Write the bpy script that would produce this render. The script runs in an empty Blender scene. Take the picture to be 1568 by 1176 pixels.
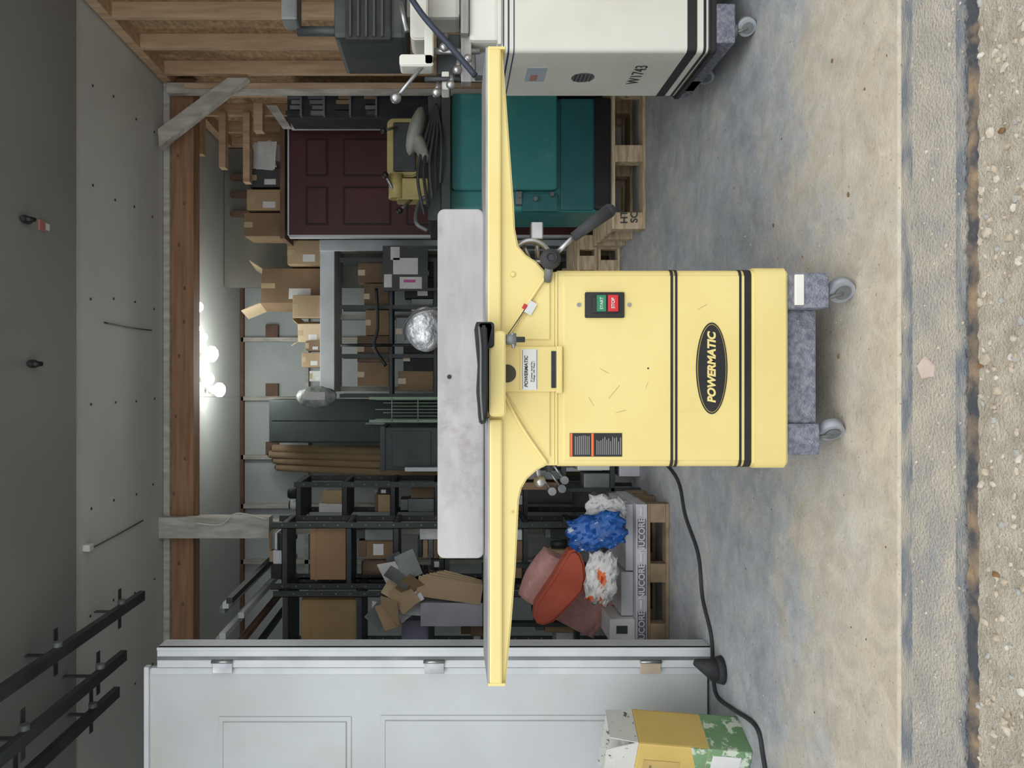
import bpy, bmesh, math, random
from mathutils import Vector, Matrix, Euler
random.seed(7)
sc = bpy.context.scene
try:
    sc.view_settings.view_transform = 'Standard'
except Exception:
    pass
F = 1178.0; HC = 1.17
def X(y, d): return (588 - y) / F * d
def Z(v, d): return HC - (v - 690) / F * d
def lin(c):
    r = []
    for k in c:
        k = k / 255.0
        r.append(k / 12.92 if k <= .04045 else ((k + .055) / 1.055) ** 2.4)
    return (r[0], r[1], r[2], 1)
MATS = {}
def M(name, c1, c2=None, scale=6.0, rough=.6, metal=0.0, bump=0.0, stretch=(1, 1, 1), lo=.35, hi=.65, emit=0, bscale=None, grime=None, gscale=1.5, glo=.5, ghi=.75):
    if name in MATS: return MATS[name]
    m = bpy.data.materials.new(name); m.use_nodes = True
    nt = m.node_tree; b = nt.nodes['Principled BSDF']
    b.inputs['Roughness'].default_value = rough
    b.inputs['Metallic'].default_value = metal
    if c2 is None:
        c2 = tuple(max(0, k * .9) for k in c1)
    geo = nt.nodes.new('ShaderNodeNewGeometry')
    mp = nt.nodes.new('ShaderNodeMapping'); mp.inputs['Scale'].default_value = stretch
    nt.links.new(geo.outputs['Position'], mp.inputs['Vector'])
    n = nt.nodes.new('ShaderNodeTexNoise'); n.inputs['Scale'].default_value = scale; n.inputs['Detail'].default_value = 6
    nt.links.new(mp.outputs[0], n.inputs['Vector'])
    cr = nt.nodes.new('ShaderNodeValToRGB')
    cr.color_ramp.elements[0].position = lo; cr.color_ramp.elements[0].color = lin(c1)
    cr.color_ramp.elements[1].position = hi; cr.color_ramp.elements[1].color = lin(c2)
    nt.links.new(n.outputs['Fac'], cr.inputs['Fac'])
    col = cr.outputs['Color']
    if grime:
        n4 = nt.nodes.new('ShaderNodeTexNoise'); n4.inputs['Scale'].default_value = gscale; n4.inputs['Detail'].default_value = 9; n4.inputs['Roughness'].default_value = .7
        nt.links.new(geo.outputs['Position'], n4.inputs['Vector'])
        mr = nt.nodes.new('ShaderNodeMapRange'); mr.inputs[1].default_value = glo; mr.inputs[2].default_value = ghi
        nt.links.new(n4.outputs['Fac'], mr.inputs[0])
        mx = nt.nodes.new('ShaderNodeMix'); mx.data_type = 'RGBA'; mx.inputs[7].default_value = lin(grime)
        nt.links.new(mr.outputs[0], mx.inputs[0]); nt.links.new(col, mx.inputs[6]); col = mx.outputs[2]
    nt.links.new(col, b.inputs['Base Color'])
    if bump:
        n2 = nt.nodes.new('ShaderNodeTexNoise'); n2.inputs['Scale'].default_value = bscale or scale * 4; n2.inputs['Detail'].default_value = 5
        nt.links.new(mp.outputs[0], n2.inputs['Vector'])
        bp = nt.nodes.new('ShaderNodeBump'); bp.inputs['Strength'].default_value = bump; bp.inputs['Distance'].default_value = .01
        nt.links.new(n2.outputs['Fac'], bp.inputs['Height']); nt.links.new(bp.outputs[0], b.inputs['Normal'])
    if emit:
        b.inputs['Emission Color'].default_value = lin(c1); b.inputs['Emission Strength'].default_value = emit
    MATS[name] = m
    return m

class B:
    def __init__(s, name):
        s.name = name; s.bm = bmesh.new(); s.mats = []
    def mi(s, m):
        if m not in s.mats: s.mats.append(m)
        return s.mats.index(m)
    def add(s, t, m, mtx=None):
        i = s.mi(m)
        for f in t.faces: f.material_index = i
        if mtx is not None: bmesh.ops.transform(t, matrix=mtx, verts=t.verts)
        bmesh.ops.recalc_face_normals(t, faces=t.faces)
        me = bpy.data.meshes.new('tmp'); t.to_mesh(me); t.free(); s.bm.from_mesh(me); bpy.data.meshes.remove(me)
        return s
    def box(s, x0, x1, y0, y1, z0, z1, m, bev=0.0, rot=None):
        t = bmesh.new(); bmesh.ops.create_cube(t, size=1)
        c = Vector(((x0 + x1) / 2, (y0 + y1) / 2, (z0 + z1) / 2))
        sx, sy, sz = abs(x1 - x0), abs(y1 - y0), abs(z1 - z0)
        for v in t.verts: v.co = Vector((v.co.x * sx, v.co.y * sy, v.co.z * sz))
        if bev: bmesh.ops.bevel(t, geom=t.edges[:], offset=min(bev, sx * .45, sy * .45, sz * .45), segments=2, affect='EDGES', profile=.6)
        mt = Matrix.Translation(c)
        if rot: mt = mt @ Euler([math.radians(a) for a in rot]).to_matrix().to_4x4()
        return s.add(t, m, mt)
    def cyl(s, p0, p1, r, m, r2=None, seg=20):
        p0 = Vector(p0); p1 = Vector(p1); L = (p1 - p0).length
        t = bmesh.new(); bmesh.ops.create_cone(t, cap_ends=True, segments=seg, radius1=r, radius2=r if r2 is None else r2, depth=L)
        for f in t.faces: f.smooth = len(f.verts) == 4
        q = (p1 - p0).to_track_quat('Z', 'Y').to_matrix().to_4x4()
        return s.add(t, m, Matrix.Translation((p0 + p1) / 2) @ q)
    def sph(s, c, r, m, scale=(1, 1, 1), sub=3, noise=0, rot=None):
        t = bmesh.new(); bmesh.ops.create_icosphere(t, subdivisions=sub, radius=r)
        for v in t.verts:
            if noise: v.co *= 1 + random.uniform(-noise, noise)
            v.co = Vector((v.co.x * scale[0], v.co.y * scale[1], v.co.z * scale[2]))
        for f in t.faces: f.smooth = not noise or noise < .06
        mt = Matrix.Translation(c)
        if rot: mt = mt @ Euler([math.radians(a) for a in rot]).to_matrix().to_4x4()
        return s.add(t, m, mt)
    def prism(s, pts, a0, a1, m, axis='Y', bev=0.0, smooth=False):
        t = bmesh.new()
        def mk(p, a):
            if axis == 'Y': return (p[0], a, p[1])
            if axis == 'Z': return (p[0], p[1], a)
            return (a, p[0], p[1])
        va = [t.verts.new(mk(p, a0)) for p in pts]; vb = [t.verts.new(mk(p, a1)) for p in pts]
        t.faces.new(va); t.faces.new(vb[::-1])
        n = len(pts)
        for i in range(n):
            f = t.faces.new((va[i], vb[i], vb[(i + 1) % n], va[(i + 1) % n])); f.smooth = smooth
        bmesh.ops.recalc_face_normals(t, faces=t.faces)
        if bev:
            es = [e for e in t.edges if len([f for f in e.link_faces if len(f.verts) == n]) == 1]
            bmesh.ops.bevel(t, geom=es, offset=bev, segments=2, affect='EDGES')
        return s.add(t, m)
    def rbox(s, x0, x1, y0, y1, z0, z1, r, m, axis='Z', bev=0.0):
        if axis == 'Z': a, b, c, d, e, f = x0, x1, y0, y1, z0, z1
        elif axis == 'Y': a, b, c, d, e, f = x0, x1, z0, z1, y0, y1
        else: a, b, c, d, e, f = y0, y1, z0, z1, x0, x1
        pts = []
        for cx, cy, st in ((b - r, d - r, 0), (a + r, d - r, 90), (a + r, c + r, 180), (b - r, c + r, 270)):
            for k in range(7):
                an = math.radians(st + k * 15); pts.append((cx + r * math.cos(an), cy + r * math.sin(an)))
        return s.prism(pts, e, f, m, axis, bev)
    def tube(s, pts, r, m, seg=8, cyc=False):
        pts = [Vector(p) for p in pts]
        out = []
        n = len(pts)
        for i in range(n - 1):
            p0 = pts[max(i - 1, 0)]; p1 = pts[i]; p2 = pts[i + 1]; p3 = pts[min(i + 2, n - 1)]
            for k in range(6):
                u = k / 6
                out.append(.5 * ((2 * p1) + (p2 - p0) * u + (2 * p0 - 5 * p1 + 4 * p2 - p3) * u * u + (3 * p1 - p0 - 3 * p2 + p3) * u ** 3))
        out.append(pts[-1])
        t = bmesh.new(); rings = []
        for i, p in enumerate(out):
            tg = (out[min(i + 1, len(out) - 1)] - out[max(i - 1, 0)]).normalized()
            up = Vector((0, 0, 1)) if abs(tg.z) < .9 else Vector((1, 0, 0))
            a = tg.cross(up).normalized(); b = tg.cross(a).normalized()
            rings.append([t.verts.new(p + (a * math.cos(2 * math.pi * k / seg) + b * math.sin(2 * math.pi * k / seg)) * r) for k in range(seg)])
        for i in range(len(rings) - 1):
            for k in range(seg):
                f = t.faces.new((rings[i][k], rings[i][(k + 1) % seg], rings[i + 1][(k + 1) % seg], rings[i + 1][k])); f.smooth = True
        t.faces.new(rings[0]); t.faces.new(rings[-1])
        return s.add(t, m)
    def torus(s, c, R, r, m, normal=(0, 1, 0), seg=32):
        t = bmesh.new(); rings = []
        for i in range(seg):
            a = 2 * math.pi * i / seg
            rings.append([t.verts.new(((R + r * math.cos(b)) * math.cos(a), (R + r * math.cos(b)) * math.sin(a), r * math.sin(b))) for b in [2 * math.pi * k / 8 for k in range(8)]])
        for i in range(seg):
            for k in range(8):
                f = t.faces.new((rings[i][k], rings[(i + 1) % seg][k], rings[(i + 1) % seg][(k + 1) % 8], rings[i][(k + 1) % 8])); f.smooth = True
        return s.add(t, m, Matrix.Translation(c) @ Vector(normal).to_track_quat('Z', 'Y').to_matrix().to_4x4())
    def done(s):
        me = bpy.data.meshes.new(s.name)
        xs = [v.co for v in s.bm.verts]
        mn = Vector([min(c[i] for c in xs) for i in range(3)]); mx = Vector([max(c[i] for c in xs) for i in range(3)])
        o = Vector(((mn.x + mx.x) / 2, (mn.y + mx.y) / 2, mn.z))
        bmesh.ops.translate(s.bm, verts=s.bm.verts, vec=-o)
        s.bm.to_mesh(me); s.bm.free()
        for m in s.mats: me.materials.append(m)
        ob = bpy.data.objects.new(s.name, me); ob.location = o
        sc.collection.objects.link(ob)
        return ob
def text(parent, name, body, loc, size, m, rot=(90, 0, 0), bold=.0, sx=1.0, shear=0):
    cu = bpy.data.curves.new(name, 'FONT'); cu.body = body; cu.size = size; cu.align_x = 'CENTER'; cu.align_y = 'CENTER'
    cu.extrude = .0004; cu.offset = bold; cu.shear = shear
    cu.materials.append(m)
    ob = bpy.data.objects.new(name, cu); sc.collection.objects.link(ob)
    ob.parent = parent; ob.location = Vector(loc) - parent.location
    ob.rotation_euler = [math.radians(a) for a in rot]; ob.scale = (sx, 1, 1)
    return ob

# ---------------- materials
yel = M('yellow_enamel', (219, 202, 134), (214, 195, 126), 3, .4, bump=.03, bscale=60, grime=(200, 180, 110), gscale=5, glo=.6, ghi=.8)
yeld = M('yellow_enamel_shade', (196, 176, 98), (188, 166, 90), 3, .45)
blk = M('black_paint', (22, 22, 24), (34, 34, 36), 8, .45)
blkm = M('black_rubber', (34, 35, 38), (50, 51, 54), 10, .8)
steel = M('machined_steel', (166, 164, 160), (138, 138, 138), 5, .5, .3, bump=.05, stretch=(1, 1, 6))
steel2 = M('bright_steel', (186, 186, 186), (146, 148, 151), 12, .3, .8)
fence_m = M('brushed_fence', (188, 184, 182), (160, 158, 158), 3, .55, .2, bump=.06, stretch=(1, 1, 3), bscale=25, grime=(132, 122, 116), gscale=6, glo=.55, ghi=.8)
foil = M('crinkled_foil', (205, 205, 205), (130, 132, 135), 25, .4, .7, bump=1.0, bscale=45)
white = M('white_enamel', (218, 218, 209), (209, 208, 198), 3, .4)
door_w = M('white_door_paint', (194, 199, 202), (186, 190, 192), 2.5, .55, bump=.05, grime=(188, 182, 160), gscale=1.6, glo=.52, ghi=.8)
trimw = M('white_trim', (208, 212, 216), (192, 197, 200), 4, .5)
teal = M('teal_enamel', (52, 128, 124), (42, 112, 112), 4, .4, grime=(72, 138, 132), gscale=4)
teald = M('teal_enamel_dark', (34, 96, 98), (28, 84, 88), 4, .5)
carpet = M('grey_blue_carpet', (142, 145, 156), (104, 107, 120), 60, .95, bump=.9, bscale=180)
woodp = M('pallet_wood', (198, 180, 150), (160, 140, 110), 8, .8, bump=.2, stretch=(1, 6, 6))
woodb = M('orange_timber', (160, 124, 94), (134, 98, 72), 4, .7, bump=.1, stretch=(.5, 5, 8))
stud = M('stud_lumber', (204, 174, 142), (180, 148, 116), 5, .75, bump=.1, stretch=(6, 6, .7))
greywood = M('weathered_white_wood', (196, 194, 186), (162, 158, 148), 6, .8, stretch=(4, 4, 1))
brownwood = M('brown_stud', (120, 94, 78), (98, 74, 60), 6, .8)
card = M('cardboard', (176, 152, 120), (160, 136, 106), 3, .85)
card2 = M('cardboard_dark', (140, 116, 90), (120, 98, 74), 3, .85)
card3 = M('cardboard_light', (200, 180, 148), (184, 164, 132), 3, .85)
paper = M('white_paper', (216, 216, 214), (200, 200, 198), 8, .8)
maroon = M('maroon_door_paint', (82, 38, 38), (70, 31, 32), 3, .5)
maroond = M('maroon_groove', (48, 20, 22), None, 3, .6)
dark = M('dark_steel', (66, 70, 70), (50, 54, 56), 5, .55, .2)
darkg = M('dark_green_panel', (46, 56, 54), (36, 44, 44), 4, .6)
greym = M('grey_metal', (124, 128, 128), (98, 102, 102), 6, .5, .3)
blue = M('blue_bag', (36, 94, 168), (26, 74, 142), 10, .45, grime=(200, 205, 212), gscale=14, glo=.6, ghi=.64, bump=.9, bscale=14)
orange = M('orange_print', (220, 110, 50), (206, 96, 40), 8, .5)
wobag = M('white_orange_bag_print', (214, 214, 212), (200, 200, 198), 8, .5, grime=(214, 106, 52), gscale=7, glo=.55, ghi=.57, bump=.9, bscale=14)
wbbag = M('white_blue_bag_print', (214, 214, 214), (200, 200, 202), 8, .5, grime=(70, 100, 160), gscale=16, glo=.6, ghi=.62, bump=.9, bscale=14)
red = M('red_plastic', (190, 36, 44), None, 5, .4)
green = M('green_plastic', (30, 122, 82), None, 5, .4)
pink = M('pink_fabric', (200, 152, 148), (186, 136, 130), 30, .9, bump=.4, bscale=90)
redfoam = M('red_orange_foam', (176, 86, 64), (160, 72, 52), 8, .85, bump=.2)
ltyel = M('yellow_print', (204, 178, 104), (192, 164, 90), 4, .55)
ltgrn = M('green_print', (120, 152, 112), (100, 136, 94), 6, .55, grime=(196, 204, 188), gscale=14, glo=.54, ghi=.58)
purple = M('carton_violet_grey', (150, 148, 168), (130, 128, 150), 5, .7)
yelmach = M('ochre_paint', (182, 168, 108), (160, 144, 88), 6, .5)
wheelm = M('grey_caster_rubber', (160, 164, 170), (132, 136, 142), 12, .5)

def floor_mat():
    m = bpy.data.materials.new('dusty_concrete'); m.use_nodes = True; nt = m.node_tree; N = nt.nodes.new; L = nt.links.new
    b = nt.nodes['Principled BSDF']; b.inputs['Roughness'].default_value = .75
    g = N('ShaderNodeNewGeometry'); sp = N('ShaderNodeSeparateXYZ'); L(g.outputs['Position'], sp.inputs[0])
    def noise(s, d=8, r=.65, dist=0):
        n = N('ShaderNodeTexNoise'); n.inputs['Scale'].default_value = s; n.inputs['Detail'].default_value = d; n.inputs['Roughness'].default_value = r
        n.inputs['Distortion'].default_value = dist
        L(g.outputs['Position'], n.inputs['Vector']); return n
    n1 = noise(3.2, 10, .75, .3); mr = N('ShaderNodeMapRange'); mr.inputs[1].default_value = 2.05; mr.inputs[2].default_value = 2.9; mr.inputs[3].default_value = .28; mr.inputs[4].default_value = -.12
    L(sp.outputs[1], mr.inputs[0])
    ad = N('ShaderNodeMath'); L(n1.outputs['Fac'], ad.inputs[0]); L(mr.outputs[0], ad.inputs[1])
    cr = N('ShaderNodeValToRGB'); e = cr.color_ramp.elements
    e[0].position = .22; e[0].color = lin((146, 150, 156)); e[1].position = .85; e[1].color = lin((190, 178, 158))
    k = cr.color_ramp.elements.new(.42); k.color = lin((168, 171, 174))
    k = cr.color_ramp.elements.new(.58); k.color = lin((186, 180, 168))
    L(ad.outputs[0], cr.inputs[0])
    n2 = noise(9, 11, .75, .6); c2 = N('ShaderNodeValToRGB'); c2.color_ramp.elements[0].position = .33; c2.color_ramp.elements[0].color = (.72, .71, .70, 1); c2.color_ramp.elements[1].position = .66; c2.color_ramp.elements[1].color = (1.16, 1.16, 1.16, 1)
    L(n2.outputs['Fac'], c2.inputs[0])
    mx = N('ShaderNodeMix'); mx.data_type = 'RGBA'; mx.blend_type = 'MULTIPLY'; mx.inputs[0].default_value = .85
    L(cr.outputs[0], mx.inputs[6]); L(c2.outputs[0], mx.inputs[7])
    n3 = noise(75, 4); c3 = N('ShaderNodeValToRGB'); c3.color_ramp.elements[0].position = .30; c3.color_ramp.elements[0].color = (.45, .38, .32, 1); c3.color_ramp.elements[1].position = .39; c3.color_ramp.elements[1].color = (1, 1, 1, 1)
    L(n3.outputs['Fac'], c3.inputs[0])
    m2 = N('ShaderNodeMix'); m2.data_type = 'RGBA'; m2.blend_type = 'MULTIPLY'; m2.inputs[0].default_value = .8
    L(mx.outputs[2], m2.inputs[6]); L(c3.outputs[0], m2.inputs[7]); L(m2.outputs[2], b.inputs['Base Color'])
    bp = N('ShaderNodeBump'); bp.inputs['Strength'].default_value = .3; bp.inputs['Distance'].default_value = .01
    L(n3.outputs['Fac'], bp.inputs['Height']); L(bp.outputs[0], b.inputs['Normal'])
    return m
floorm = floor_mat()
apron = M('rough_apron_concrete', (184, 176, 162), (162, 156, 147), 9, .9, bump=1.0, bscale=120, lo=.3, hi=.7, grime=(142, 144, 146), gscale=6, glo=.5, ghi=.72)
stain = M('grey_stain', (116, 121, 128), (170, 164, 152), 9, .9, bump=.8, bscale=100, stretch=(.8, 2, 1), lo=.38, hi=.6)
crev = M('rusty_crevice', (62, 64, 68), (146, 124, 96), 14, .95, bump=1.0, bscale=60, stretch=(.8, 2, 1), lo=.42, hi=.68)
sand = M('gravel_sand', (186, 178, 162), (160, 150, 134), 22, .95, bump=1.0, bscale=150)
stone1 = M('gravel_stone_light', (196, 191, 180), (178, 172, 160), 30, .9)
stone2 = M('gravel_stone_tan', (180, 167, 148), (162, 149, 130), 30, .9)
stone3 = M('gravel_stone_grey', (164, 162, 158), (146, 143, 138), 30, .9)

# ---------------- shell
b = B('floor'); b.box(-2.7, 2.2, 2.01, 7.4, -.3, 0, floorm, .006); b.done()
b = B('trim_threshold')
b.box(-2.7, 2.2, 1.965, 2.0095, -.3, -.008, stain)
b.box(-2.7, 2.2, 1.80, 1.965, -.3, -.010, apron)
b.box(-2.7, 2.2, 1.772, 1.80, -.3, -.012, stain)
b.done()
def ragged(name, y0, y1, z, m, amp, n=300, x0=-2.7, x1=2.2):
    t = B(name); bm = bmesh.new()
    rows = []
    for i in range(n + 1):
        x = x0 + (x1 - x0) * i / n
        a = y0 + random.uniform(-amp, amp); c = y1 + random.uniform(-amp, amp)
        rows.append([bm.verts.new((x, a, z - .02)), bm.verts.new((x, (a + c) / 2, z + random.uniform(-.002, .003))), bm.verts.new((x, c, z - .02))])
    for i in range(n):
        for k in range(2): bm.faces.new((rows[i][k], rows[i + 1][k], rows[i + 1][k + 1], rows[i][k + 1]))
    t.add(bm, m); return t.done()
ragged('trim_crevice_filler', 1.745, 1.775, -.014, crev, .005)
b = B('ground')
b.box(-4, 4, -3.0, 1.772, -.3, -.03, sand)
b.done()
def stones(name, n, area, rmin, rmax, zb, pw=5):
    base = bmesh.new(); bmesh.ops.create_icosphere(base, subdivisions=1, radius=1)
    vs = [v.co.copy() for v in base.verts]; fs = [[v.index for v in f.verts] for f in base.faces]; base.free()
    V = []; Fc = []; mi = []
    for i in range(n):
        r = rmin + (rmax - rmin) * random.random() ** pw
        c = Vector((random.uniform(area[0], area[1]), random.uniform(area[2], area[3]), zb + r * .1))
        sc3 = Vector((random.uniform(.7, 1.4), random.uniform(.7, 1.3), random.uniform(.4, .8))) * r
        R = Euler((random.uniform(-.4, .4), random.uniform(-.4, .4), random.uniform(0, 6))).to_matrix()
        o = len(V)
        for v in vs:
            w = v * random.uniform(.76, 1.15)
            V.append(c + R @ Vector((w.x * sc3.x, w.y * sc3.y, w.z * sc3.z)))
        k = random.choice((0, 1, 3, 3, 1, 2))
        for f in fs: Fc.append([o + j for j in f]); mi.append(k)
    me = bpy.data.meshes.new(name); me.from_pydata(V, [], Fc)
    for m in (stone1, stone2, stone3, M('gravel_stone_beige', (187, 177, 160), (170, 158, 140), 30, .9)): me.materials.append(m)
    me.polygons.foreach_set('material_index', mi)
    ob = bpy.data.objects.new(name, me); sc.collection.objects.link(ob)
stones('gravel_stones', 5200, (-1.1, 1.1, 1.35, 1.745), .0010, .0125, -.03, 9)
stones('gravel_scatter', 2500, (-3, 3, -.5, 1.35), .003, .016, -.03)
stones('apron_grit', 1400, (-1.2, 1.2, 1.77, 2.0), .0006, .005, -.010, 6)
b = B('floor_debris')
lm = M('dry_leaf', (128, 96, 62), (100, 74, 48), 20, .9)
for i in range(190):
    d = random.uniform(2.05, 3.4); x = random.uniform(-1.2, 1.2)
    r = random.uniform(.001, .004)
    b.sph((x, d, r * .3), r, random.choice([lm, stone2, stone1]), (1.3, 1, .5), 1, .1)
for (v, y) in ((1185, 345), (1300, 298), (1285, 545), (1275, 93)):
    d = 1378 / (v - 690)
    b.sph((X(y, d), d, .003), .008, lm, (1, .6, .3), 1, .25)
for (v, y) in ((1490, 655), (1500, 560), (1525, 880), (1535, 200), (1482, 545)):
    d = 1412 / (v - 690)
    b.sph((X(y, d), d, -.027), .011, lm, (.6, 1.2, .25), 1, .3)
b.done()
b = B('flat_rock'); b.prism([(X(577, 1.9) , 1.88), (X(560, 1.9), 1.875), (X(545, 1.9), 1.91), (X(560, 1.9), 1.94), (X(580, 1.9), 1.92)], -.012, -.004, M('pinkish_rock', (202, 184, 174), (190, 172, 162), 12, .9), 'Z', .002); b.done()
ceil = M('ceiling_drywall', (208, 211, 206), (196, 199, 196), 1.2, .85)
ceil2 = M('front_ceiling_shaded', (138, 141, 138), (128, 131, 129), 1.0, .7)  # shaded front part of the ceiling: shade painted in as darker grey
b = B('ceiling')
b.box(-2.7, 2.2, 4.1, 7.4, 3.18, 3.3, ceil)
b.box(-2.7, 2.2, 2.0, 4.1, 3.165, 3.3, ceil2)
nail = M('screw_head', (60, 58, 55), None, 5, .6)
for xx in (-1.9, -1.3, -.7, -.1, .5, 1.1, 1.7):
    for k in range(4):
        px, py = xx + random.uniform(-.03, .03), 4.3 + k * .3 + random.uniform(-.02, .02)
        b.cyl((px, py, 3.176), (px, py, 3.181), .008, nail, seg=8)
b.done()
osb = M('osb_sheathing', (190, 158, 120), (148, 118, 86), 22, .85, bump=.3, stretch=(1, 1, 1.5))
b = B('wall_right'); b.box(2.18, 2.28, 2.0, 7.4, -.3, 3.3, osb); b.done()
b = B('trim_wall_framing')
for yy in (2.4, 2.8, 3.2, 3.6, 4.0, 4.4, 4.8, 5.2, 5.6, 6.0, 6.4, 6.8):
    b.box(2.09, 2.179, yy - .019, yy + .019, .04, 3.10, stud, .002)
b.box(2.09, 2.179, 2.0, 7.3, 3.10, 3.164, stud)
b.box(2.09, 2.179, 2.0, 7.3, 0, .04, stud)
b.done()
lw = M('left_wall_drywall', (176, 180, 176), (160, 164, 160), 2, .85)
b = B('wall_left'); b.box(-2.8, -2.7, 2.0, 7.4, -.3, 3.3, lw); b.done()
bw = M('back_wall_panel', (186, 192, 190), (164, 170, 170), 1.5, .8)
b = B('wall_back'); b.box(-2.8, 2.28, 7.4, 7.5, -.3, 3.3, bw); b.done()
b = B('trim_back_wall_studs')
for y in (395, 520, 610, 700, 775, 860):
    xx = X(y, 7.35); b.box(xx - .02, xx + .02, 7.34, 7.399, 0, 3.17, greywood)
for y in (380, 415, 510, 600, 690):
    xx = X(y, 7.33); b.box(xx - .08, xx + .08, 7.345, 7.398, Z(425, 7.33), Z(406, 7.33), brownwood)
b.box(-2.6, 2.0, 7.34, 7.398, Z(372, 7.33) , Z(362, 7.33), brownwood)
b.box(-2.6, 2.0, 7.34, 7.398, Z(472, 7.33) , Z(466, 7.33), greywood)
b.done()
b = B('ceiling_header_beam')
b.box(-2.2, X(120, 5.4), 5.4, 5.54, Z(296, 5.4), Z(262, 5.4), woodb, .004)
b.box(-2.2, X(120, 5.4), 5.37, 5.56, Z(262, 5.4), 3.176, greywood, .002)
for k in range(14):
    xx = -1.9 + k * .29; b.sph((xx + random.uniform(-.08, .08), 5.40, random.uniform(3.02, 3.12)), .011, brownwood, (1.3, .3, .8), 2)
b.done()
b = B('timber_post')
b.box(X(142, 5.3), X(126, 5.3), 5.3, 5.36, 0, Z(262, 5.4) - .002, greywood, .004)
b.box(X(134, 5.28), X(127, 5.28), 5.28, 5.3, 0, 3.0, stud, .002)
b.done()
b = B('timber_post')
b.box(X(815, 5.5), X(795, 5.5), 5.42, 5.53, 0, Z(299, 5.5), greywood, .004)
b.box(X(822, 5.36), X(790, 5.36), 5.3, 5.365, Z(415, 5.36), Z(244, 5.36), greywood, .004)
b.box(X(822, 5.36), X(790, 5.36), 5.365, 5.42, Z(415, 5.36), Z(302, 5.36), greywood, .004)
b.tube([(X(800, 5.3), 5.28, Z(300, 5.3)), (X(802, 5.3), 5.27, Z(340, 5.3)), (X(785, 5.3), 5.27, Z(365, 5.3)), (X(795, 5.3), 5.28, Z(410, 5.3))], .005, paper)
b.done()
b = B('knee_brace')
pts = [(X(232, 5.3), Z(252, 5.3)), (X(205, 5.3), Z(250, 5.3)), (X(128, 5.3), Z(355, 5.3)), (X(128, 5.3), Z(385, 5.3))]
b.prism(pts, 5.2, 5.27, greywood, 'Y', .003); b.done()
b = B('timber_framing')
for v in (300, 335, 372):
    b.box(X(235 + (v - 300) * .6, 5.9), 2.085, 5.9, 5.98, Z(v + 10, 5.9), Z(v, 5.9), stud)
b.box(X(200, 5.7), 2.085, 5.7, 5.78, Z(402, 5.7), Z(388, 5.7), stud, .003)
b.box(X(440, 6.72), X(225, 6.72), 6.72, 6.78, Z(296, 6.72), Z(286, 6.72), brownwood)
for y in (232, 262, 295):
    b.box(X(y + 4, 6.0), X(y - 4, 6.0), 6.72, 6.79, 0, 3.1, brownwood)
b.box(X(440, 6.8), 2.08, 6.8, 6.85, 0, 3.17, M('darker_drywall', (140, 138, 128), (124, 122, 114), 3, .85))  # wall behind the upper shelf, in a darker drywall tone
b.done()
# lights
glow = M('led_bulb_glow', (255, 255, 250), (255, 255, 250), 1, .5, emit=14)
def bulb(v, y, d, r, w):
    b = B('ceiling_light')
    zz = Z(v, d)
    b.sph((X(y, d), d, zz), r, glow, (1, 1, .8), 2)
    b.cyl((X(y, d), d, zz + r * .6), (X(y, d), d, min(zz + r * .6 + .05, 3.18)), r * .5, white)
    if zz + r * .6 + .05 < 3.18: b.cyl((X(y, d), d, zz + r * .6 + .05), (X(y, d), d, 3.181), .004, white, seg=6)
    o = b.done()
    l = bpy.data.lights.new('ceiling_light_lamp', 'POINT'); l.energy = w; l.shadow_soft_size = .06; l.color = (.95, 1, .98)
    lo = bpy.data.objects.new('lamp', l); sc.collection.objects.link(lo); lo.parent = o; lo.location = (0, 0, -.3)
for a in ((324, 542, 6.1, .066, 4), (320, 580, 6.1, .052, 3), (336, 597, 6.3, .062, 4), (305, 470, 6.0, .04, 1), (304, 503, 5.95, .022, .3), (312, 517, 6.1, .038, 1)):
    bulb(*a)
def track(name, xx, d0, d1, z):
    b = B(name)
    b.box(xx - .028, xx + .028, d0, d1, z - .003, z, dark)
    b.box(xx - .028, xx - .024, d0, d1, z, z + .05, dark)
    b.box(xx + .024, xx + .028, d0, d1, z, z + .03, dark)
    for dd in (d1 - .25, d1 - .95, d0 + .4):
        b.box(xx - .03, xx - .024, dd, dd + .035, z, 3.164, dark)
        b.box(xx - .12, xx + .1, dd, dd + .035, z + .045, z + .05, dark)
        b.cyl((xx, dd - .02, z + .02), (xx + .05, dd - .02, z + .02), .022, greym)
    b.done()
track('garage_door_track', -1.25, 2.1, 4.55, 2.98)
track('garage_door_track', -1.70, 2.1, 4.25, 3.0)
track('garage_door_track', -1.48, 2.1, 4.2, 2.94)
for (v, y) in ((40, 335), (52, 557)):
    d = 3.57 + (v - 40) * .005; b = B('ceiling_hook_bracket')
    b.sph((X(y, d), d + .02, 3.15), .035, blkm, (.6, 1.4, .5), 2)
    b.cyl((X(y, d), d, 3.15), (X(y, d), d + .03, 3.11), .018, blk, .01)
    b.done()
b = B('safety_tag'); d = 3.72; b.box(X(352, d), X(336, d), d, d + .05, 3.155, 3.1645, M('tag_red', (180, 120, 110))); b.box(X(348, d), X(338, d), d + .05, d + .09, 3.155, 3.1645, paper); b.done()
b = B('ceiling_wire')
b.tube([(X(495, 4.5), 4.45, 3.172), (X(496, 4.5), 4.8, 3.172), (X(494, 4.5), 5.15, 3.17)], .004, blk)
b.tube([(X(845, 4.2), 4.25, 3.172), (X(820, 4.6), 4.6, 3.172), (X(797, 5), 5.0, 3.17)], .004, blk)
b.box(X(845, 4.2), X(835, 4.2), 4.2, 4.25, 3.14, 3.181, paper, .004)
b.done()

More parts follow.
